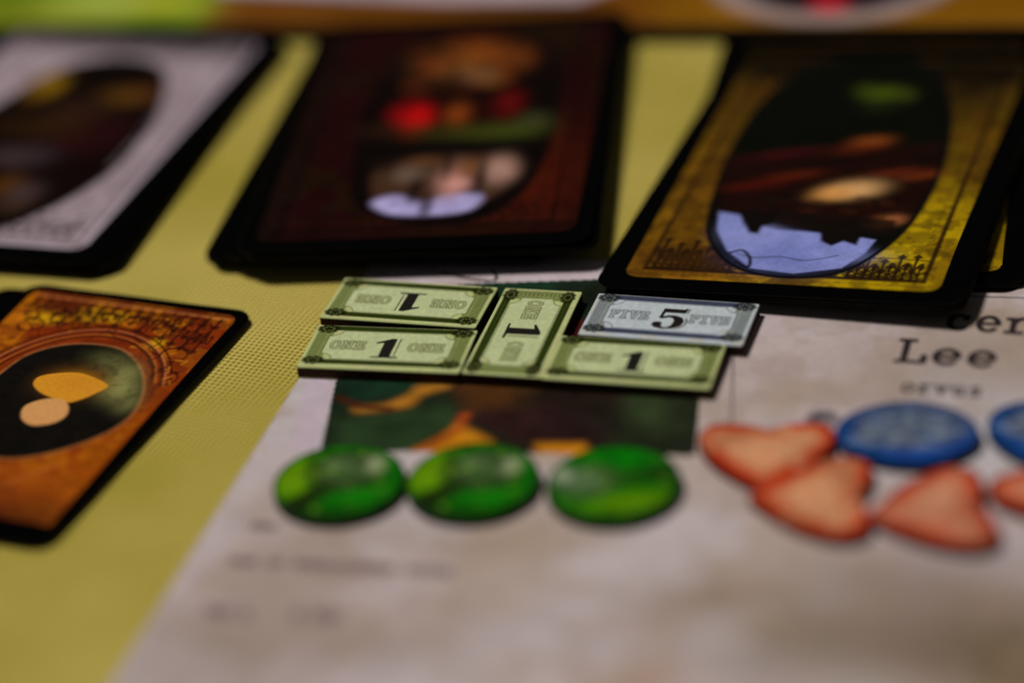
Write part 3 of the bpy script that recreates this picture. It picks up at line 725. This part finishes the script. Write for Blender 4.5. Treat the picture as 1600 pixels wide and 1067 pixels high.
for (x, y), rx, ry, a in zip([(10.7, 6.9), (9.0, 11.0), (5.3, 13.6), (13.7, 3.4), (2.8, 14.9)], (2.6, 2.2, 2.5, 1.8, 3), (3.0, 3, 2.5, 2.4, 2), (.75, .6, .25, .35, .1)):
    of.spot(x, y, rx, ry, (134, 130, 72), a)
of.mottle(2.2, .12)
of.poly(catmull([(-3.7, 5.1), (-3.9, 7.2), (-1.6, 8.8), (1.8, 9.7), (5.1, 8.9), (8.1, 7.4), (7.3, 5.0), (5.8, 2.7), (4.2, 1.6), (1.3, 2.2), (-1.6, 3.3)], 4), (188, 124, 30), .15)
of.poly(catmull([(-1.1, -3.0), (-1.6, -0.6), (0.3, 1.6), (3.0, 2.2), (5.0, 0.7), (6.0, -1.7), (5.2, -4.0), (2.7, -5.4), (0.5, -4.8)], 4), (187, 132, 76), .15)
of.spot(*[(2.7, 7.2)][0], 4, 3, (180, 114, 26), .6)
for i in range(90):
    a = random.uniform(0, 2 * math.pi); rr_ = random.uniform(.55, .98)
    of.spot(Ec[0] + 13 * rr_ * math.cos(a), Ec[1] + 16 * rr_ * math.sin(a), random.uniform(.3, .9), random.uniform(.2, .6), random.choice(((6, 5, 4), (14, 12, 8), (26, 23, 14))), .35, ang=random.uniform(0, 180))
of.poly([(-19, -21), (19, -24), (19, -32), (-19, -32)], (54, 16, 8), 4, .8)
OM = inner_mask(37, 62, 1.8)
ORANGE = of.mesh('printed_face', lambda X, Y: OM(X, Y) & (Y > -28.4))
og = 'orange-backed cards at the front left'
card(OX - 3.6, OY + 1.6, .0, OA + 3, 'black-edged card sticking out behind the orange card at the left edge', og, body=BODY_SMALL)
card(OX - .3, OY + .3, .34, OA + .6, 'added black-edged card hidden beneath the orange card, raising it for a wider shadow', og, body=BODY_SMALL)  # extra unseen card, added to lift the orange card and widen its shadow
card(OX, OY, .78, OA, 'orange card with two pale blobs in a black oval, at the left edge', og, body=BODY_SMALL, face=ORANGE)

# ------------------------------------------------------------------ money tokens
BW, BL_, BH = 25.4, 12.45, 1.95
def bill_face(paper, panel, band, corner, word, side, txt, dy=0.0, res=.1):
    cv = Canvas(BW - .3, BL_ - .3, res, paper)
    hw, hl = (BW - .3) / 2, (BL_ - .3) / 2
    cv.blotch(3.5, (176, 160, 124), .35, .14)
    for s in (-1, 1):                                            # ornament bands
        cv.poly([(s * (hw - .45), hl - .9 + dy), (s * (hw - .45), -hl + .9 + dy), (s * (hw - 3.1), -hl + .9 + dy), (s * (hw - 3.1), hl - .9 + dy)], side, .15, .95)
        for i in range(13):
            cv.line(arc(s * (hw - 1.3), -hl + 2.0 + i * .68 + dy, .62, .42, 0, 360, 8), .13, band, .6, .08)
            cv.line([(s * (hw - 2.3), -hl + 2.0 + i * .68 + dy), (s * (hw - .6), -hl + 2.3 + i * .68 + dy)], .1, panel, .4, .08)
        y0, y1 = s * (hl - .62) + dy, s * (hl - 1.80) + dy
        cv.poly([(-hw + .9, y0), (hw - .9, y0), (hw - .9, y1), (-hw + .9, y1)], band, .12, 1)
        for i in range(46):
            x = -hw + 1.3 + i * (2 * hw - 2.6) / 45
            cv.line(arc(x, (y0 + y1) / 2, .36, .36, 0, 360, 8), .13, corner, .8, .06)
            cv.spot(x + .26, (y0 + y1) / 2, .09, .14, side, .35, hard=2)
        for yy in (y0 - s * .02, y1 + s * .02):
            cv.line([(-hw + .9, yy), (hw - .9, yy)], .16, corner, .85, .06)
    P = []
    for sx, sy in ((1, 1), (-1, 1), (-1, -1), (1, -1)):          # panel with scooped corners
        a0 = {(1, 1): 270, (-1, 1): 360, (-1, -1): 90, (1, -1): 180}[(sx, sy)]
        P += [(x, y + dy) for x, y in arc(sx * (hw - 2.6), sy * (hl - 2.05), 1.9, 1.5, a0, a0 - 90, 6)]
    cv.poly(P, panel, .12)
    cv.line(P, .18, band, .7, .08, closed=True)
    for sx in (-1, 1):
        for sy in (-1, 1):
            cx, cy = sx * (hw - 1.9), sy * (hl - 1.5) + dy
            cv.spot(cx, cy, 1.55, 1.0, corner, .97, hard=3)
            for k in range(9):
                a = math.radians(k * 40)
                cv.spot(cx + 1.45 * math.cos(a), cy + .95 * math.sin(a), .40, .34, corner, .92, hard=2)
                cv.spot(cx + .85 * math.cos(a), cy + .55 * math.sin(a), .17, .14, side, .8, hard=2)
    # value words either side of the numeral, in outlined letters
    for x in ((-9.1, 3.2) if len(txt) == 3 else (-9.2, 3.3)):
        pit = 1.95 if len(txt) == 3 else 1.55
        st = text_strokes(txt, x, -.95 + dy, pit, 1.95, .92)
        for s_ in st: cv.line(s_, .66, word, .9, .08)
        for s_ in st: cv.line(s_, .18, panel, .8, .06)
        cv.line([(x - .2, 1.25 + dy), (x + pit * len(txt), 1.25 + dy)], .1, word, .4, .06)
        cv.line([(x - .2, -1.3 + dy), (x + pit * len(txt), -1.3 + dy)], .1, word, .4, .06)
    cv.mottle(1.6, .05)
    return cv
GREENS = ((164, 166, 108), (168, 172, 124), (42, 56, 10), (22, 24, 4), (98, 100, 54), (104, 110, 54), 'ONE')
ONE_FACE = bill_face(*GREENS, dy=.5).mesh('printed_face')
ONE_FACE_LOW = bill_face(*GREENS, dy=-.2).mesh('printed_face')
FIVE_FACE = bill_face((164, 168, 168), (166, 170, 168), (62, 66, 92), (34, 36, 36), (96, 98, 96), (112, 116, 106), 'FIVE', dy=.45).mesh('printed_face')
def ring(P, off):   # outline band beside a numeral
    return [(x + off[0], y + off[1]) for x, y in P]
one = [(-.62, -2.55), (-.62, 1.55), (-1.75, 1.15), (-1.75, 1.55), (.05, 2.75), (.72, 2.75), (.72, -2.35), (1.75, -2.45), (1.75, -2.85), (-1.75, -2.85), (-1.75, -2.45)]
one_side = [(1.02, 2.75), (1.20, 2.75), (1.20, -2.15), (1.02, -2.15)]
one = [(x * 1.22, y * 1.0) for x, y in one]; one_side = [(x * 1.3, y) for x, y in one_side]
one[0] = (-.95, -2.45); one[1] = (-.95, 1.5)
ONE_NUM = poly_mesh('numeral', [(one, True), (one_side, True)])
five = [(-1.15, 2.85), (1.45, 2.85), (1.72, 3.15), (1.95, 3.10), (1.72, 1.72), (-.80, 1.72), (-.92, .60), (-.2, .98), (.75, .98), (1.6, .5), (2.0, -.55), (1.8, -1.8), (1.0, -2.7), (-.3, -2.98), (-1.45, -2.65), (-1.98, -1.85), (-1.75, -1.15), (-1.1, -.92), (-.62, -1.3), (-.72, -1.95), (-.42, -2.45), (.15, -2.4), (.58, -1.7), (.68, -.55), (.42, .22), (-.1, .42), (-.85, -.02), (-1.35, -.02)]
five_side = [(1.98, .35), (2.16, .40), (2.42, -.55), (2.2, -1.9), (1.35, -2.85), (1.2, -2.78), (2.05, -1.8), (2.25, -.55)]
five_top = [(2.05, 3.1), (2.2, 3.05), (2.0, 1.72), (1.86, 1.72)]
FIVE_NUM = poly_mesh('numeral', [([(x * 1.22, y * 1.03) for x, y in P_], True) for P_ in (five, five_side, five_top)])
ONE_FACE_LOW.materials.append(M_PRINT)
BILL_BODY_G = prism('token_board', round_rect(BW, BL_, .35, 3), BH, .16, 2, [M_GREEN_TOKEN, M_BOARD_CORE], 1)
BILL_BODY_W = prism('token_board', round_rect(BW, BL_, .35, 3), BH, .16, 2, [M_GREY_TOKEN, M_BOARD_CORE], 1)
def bill(x, y, z, a, label, body, face, num, group=None):
    r = empty('money_token', (x, y, z), a, label, 'token', group)
    link('token_board', body, None, r)
    link('printed_face', face, M_PRINT, r, (0, 0, BH + .012))
    if not face.materials: face.materials.append(M_PRINT)
    link('numeral', num, M_INK, r, (0, 0, BH + .03))
    return r
V = dict(lb=(-18.84, -2.26, -15.66), lt=(-15.27, 11.12, -19.09), v=(1.84, -1.47, -17.95), r=(17.63, -13.60, -18.06), five=(23.98, -2.31, -19.50))
mgp = 'green one-value money tokens on the sheet'
x, y, a = V['lb']; first = bill(x, y, .46, a, 'green money token marked 1, frontmost on the left, beside the bare cloth', BILL_BODY_G, ONE_FACE, ONE_NUM, mgp)
x, y, a = V['lt']; copy_tree(first, (x, y, .46), a + 180, 'green money token with its 1 upside down, at the back left of the group', mgp, ONE_FACE_LOW)
x, y, a = V['v']; copy_tree(first, (x, y, .46), a - 90, 'green money token turned sideways, lying end-on between the other ones', mgp, ONE_FACE_LOW)
x, y, a = V['r']; copy_tree(first, (x, y, .46), a, 'green money token marked 1 lying in front of the white five token', mgp)
x, y, a = V['five']; bill(x, y, .46, a, 'white and grey money token marked 5, against the gold card pile', BILL_BODY_W, FIVE_FACE, FIVE_NUM)

# ------------------------------------------------------------------ round green tokens
TZ, TH_ = .48, 1.7
M_GREEN_EDGE = material('dark_green_edge', .5, S((10, 34, 5)), grain=.2, spec=.1)
def green_face(kind):
    cv = Canvas(18.4, 18.4, .2, (8, 88, 4))
    cv.blotch(5, (14, 60, 6), .7, .0); cv.blotch(3, (30, 104, 6), .5, .08)
    if kind == 0:
        cv.spot(-6.0, 1.5, 3.4, 4.8, (98, 134, 4), .92, ang=-20, hard=1.3); cv.spot(1.5, -4.6, 5.5, 2.2, (14, 108, 8), .75)
        cv.spot(-3, -7.6, 6, 1.8, (12, 46, 4), .85); cv.spot(7, -3, 2, 4, (10, 84, 6), .7)
        cv.line([(-6.4, -5.6), (-1.8, -1.4)], 3.4, (22, 28, 8), 1, .8)
        cv.line([(-1.8, -2.4), (4.5, -1.8)], 1.3, (24, 46, 10), .8, .6)
        cv.line([(-3.5, 6.5), (-4.6, 2.2), (-3.0, -1.5)], 1.3, (26, 44, 12), .8, .8)
        cv.poly(arc(1.6, 2.4, 5.0, 5.0, 0, 360, 30), (40, 50, 22), .9, .95)
        cv.poly(arc(1.2, 2.6, 3.4, 3.6, 0, 360, 30), (66, 84, 48), 1.0, .8)
        cv.spot(-.6, 4.0, 1.5, 1.5, (88, 112, 62), .7); cv.spot(1.8, 1.0, 2.6, 1.1, (44, 66, 26), .8); cv.spot(3.0, 5.0, 1.2, 1.4, (40, 62, 24), .7)
        cv.spot(5.3, 3.2, 1.4, 2.0, (138, 144, 104), .85, hard=1.4)
        cv.spot(2.5, -1.2, 4.5, .8, (26, 60, 14), .7)
    else:
        cv.spot(1.8, -5.4, 6.0, 2.4, (84, 124, 2), .92, hard=1.3); cv.spot(2, 6.0, 7, 2.4, (4, 98, 8), .9)
        cv.spot(-1, -8, 5, 1.4, (34, 80, 4), .7)
        cv.line([(1.5, .6), (8.0, .9)], 2.8, (26, 50, 10), .92, .8)
        cv.line([(2.0, 3.4), (7.5, 3.8)], 1.0, (14, 70, 10), .8, .6)
        cv.poly(arc(-3.6, .8, 4.8, 4.4, 0, 360, 30), (44, 66, 28), .9, .9)
        cv.poly(arc(-4.2, 1.0, 3.0, 3.0, 0, 360, 30), (82, 102, 66), 1.0, .8)
        cv.spot(-4.0, -1.2, 2.4, 1.0, (48, 76, 30), .8); cv.spot(-2.6, 3.4, 1.6, 1.2, (60, 92, 40), .7)
        cv.spot(-7.0, 3.0, 1.5, 1.8, (132, 142, 110), .9, hard=1.5)
    cv.mottle(1.8, .16)
    cv.line(arc(0, 0, 9.1, 9.1, 0, 360, 50), .6, (6, 50, 4), .6, .3)
    for i in range(46):
        x, y = random.uniform(-8, 8), random.uniform(-8, 8)
        cv.line([(x, y), (x + random.uniform(-1.6, 1.6), y + random.uniform(-.9, .9))], random.uniform(.3, .8), random.choice(((120, 150, 40), (20, 44, 8), (8, 60, 6), (60, 110, 20), (30, 30, 10))), .5, .25)
    return cv.mesh('printed_face', lambda X, Y: X * X + Y * Y < 9.12 ** 2)
disc = arc(0, 0, 9.4, 9.4, 0, 360, 56)[:-1]
DISC = prism('token_board', disc, TH_, .16, 2, [M_GREEN_EDGE, M_GREEN_EDGE], 1)
gA, gB = green_face(0), green_face(1)
cg = 'round green tokens in a row below the picture'
for key, face, az, lb in (((-26.30, -37.00, 0.00), gA, 0, 'round green token with a magnifying glass, leftmost of the three'),
                          ((-7.50, -40.20, 0.00), gA, -8, 'round green token with a magnifying glass, middle of the three, overlapping the orange patch'),
                          ((11.90, -44.70, 0.00), gB, 0, 'round green token turned round, its yellow-green patch at the front, rightmost of the three')):
    r = empty('round_token', (key[0], key[1], TZ), az, lb, 'token', cg)
    link('token_board', DISC, None, r)
    link('printed_face', face, M_PRINT, r, (0, 0, TH_ + .02))

# ------------------------------------------------------------------ heart tokens
heart = catmull([(0, -8.9), (-1.5, -7.9), (-6.3, -3.2), (-9.0, 1.2), (-9.6, 4.6), (-8.0, 7.3), (-4.9, 7.6), (-1.9, 7.0), (0, 6.0), (1.9, 7.0), (4.9, 7.6), (8.0, 7.3), (9.6, 4.6), (9.0, 1.2), (6.3, -3.2), (1.5, -7.9)], 5)
M_RED_EDGE = material('red_edge', .55, S((92, 24, 8)), grain=.2, spec=.1)
HEART = prism('token_board', heart, 1.7, .18, 2, [M_RED_EDGE, M_RED_EDGE], 1)
def heart_face(edge, core):
    cv = Canvas(20, 18, .22, edge)
    cv.poly(heart, edge, .4)
    cv.poly(heart, (170, 60, 20), 1.2, .9, grow=-1.2)
    cv.poly(heart, core, 1.4, 1, grow=-2.6); cv.blotch(5, tuple(int(v * .86) for v in core), .5, .0); cv.blotch(3, (150, 60, 24), .25, .1)
    for i in range(40):
        x, y = random.uniform(-9, 9), random.uniform(-8, 8)
        cv.line([(x, y), (x + random.uniform(-2, 2), y + random.uniform(-1, 1))], random.uniform(.4, 1), random.choice(((150, 56, 26), (206, 150, 110), (120, 30, 14), (186, 70, 40))), .35, .4)
    cv.mottle(3, .14)
    return cv.mesh('printed_face', lambda X, Y: Canvas.sd_poly(X, Y, heart) < -.22)
hf, hf2 = heart_face((164, 32, 12), (196, 134, 92)), heart_face((142, 40, 32), (184, 122, 90))
hg = 'red heart tokens on the right of the sheet'
for (x, y, a), rz, dz, f, lb in ((((33.55, -41.22, 0.00)), -10, 0, hf, 'red and peach heart token pointing at the camera, leftmost of the hearts'),
                              (((38.63, -53.19, 0.00)), -101, .0, hf, 'red and peach heart token pointing left, touching the tip of the leftmost heart'),
                              (((53.82, -59.18, 0.00)), -90, 0, hf2, 'duller red heart token pointing left, just below the whole blue oval token'),
                              (((72.54, -58.06, 0.00)), 20, 0, hf2, 'red heart token cut off by the right edge below the second blue token')):
    r = empty('heart_token', (x, y, TZ + dz), rz, lb, 'token', hg)
    link('token_board', HEART, None, r)
    link('printed_face', f, M_PRINT, r, (0, 0, 1.72))

# ------------------------------------------------------------------ blue tokens
blue = catmull([(10.0 * math.cos(math.radians(t)) * (1 + .012 * math.sin(5 * t)), 7.9 * math.sin(math.radians(t)) * (1 + .02 * math.cos(3 * t))) for t in range(0, 360, 15)], 3)
M_BLUE_EDGE = material('blue_edge', .5, S((10, 34, 68)), grain=.2, spec=.1)
BLUE = prism('token_board', blue, 1.8, .30, 3, [M_BLUE_EDGE, M_BLUE_EDGE], 1)
bf = Canvas(21, 17, .2, (6, 54, 104))
bf.poly([(x * .86 + .7, y * .88 + 1.4) for x, y in blue], (56, 66, 92), .9, .95)
bf.poly([(x * .6 + .1, y * .6 + 1.0) for x, y in blue], (80, 88, 100), 1.4, .8)
random.seed(5)
for i in range(40):
    x, y = random.uniform(-7, 7), random.uniform(-4, 4)
    bf.line(catmull([(x + random.uniform(-1, 1) * k * .8, y + random.uniform(-.8, .8) * k * .6) for k in range(4)], 4, False), .45, random.choice(((40, 46, 64), (124, 130, 138), (60, 84, 118), (110, 112, 120))), .8, .2)
bf.poly([(2, -8), (9, -6), (9.5, -1), (5, -3.5), (-3, -5.5), (-3, -8)], (20, 58, 122), 1, .8)
bf.mottle(2.0, .22)
BF = bf.mesh('printed_face', lambda X, Y: Canvas.sd_poly(X, Y, blue) < -.22)
bg = 'blue oval tokens on the right of the sheet'
for (x, y, a), rz, lb in (((53.73, -39.81, 0.00), -13, 'blue oval token with a grey wrinkled centre, just under the typed name'),
                       ((73.94, -43.78, 0.00), -40, 'blue oval token cut off by the right edge of the picture')):
    r = empty('oval_token', (x, y, TZ), rz, lb, 'token', bg)
    link('token_board', BLUE, None, r)
    link('printed_face', BF, M_PRINT, r, (0, 0, 1.82))
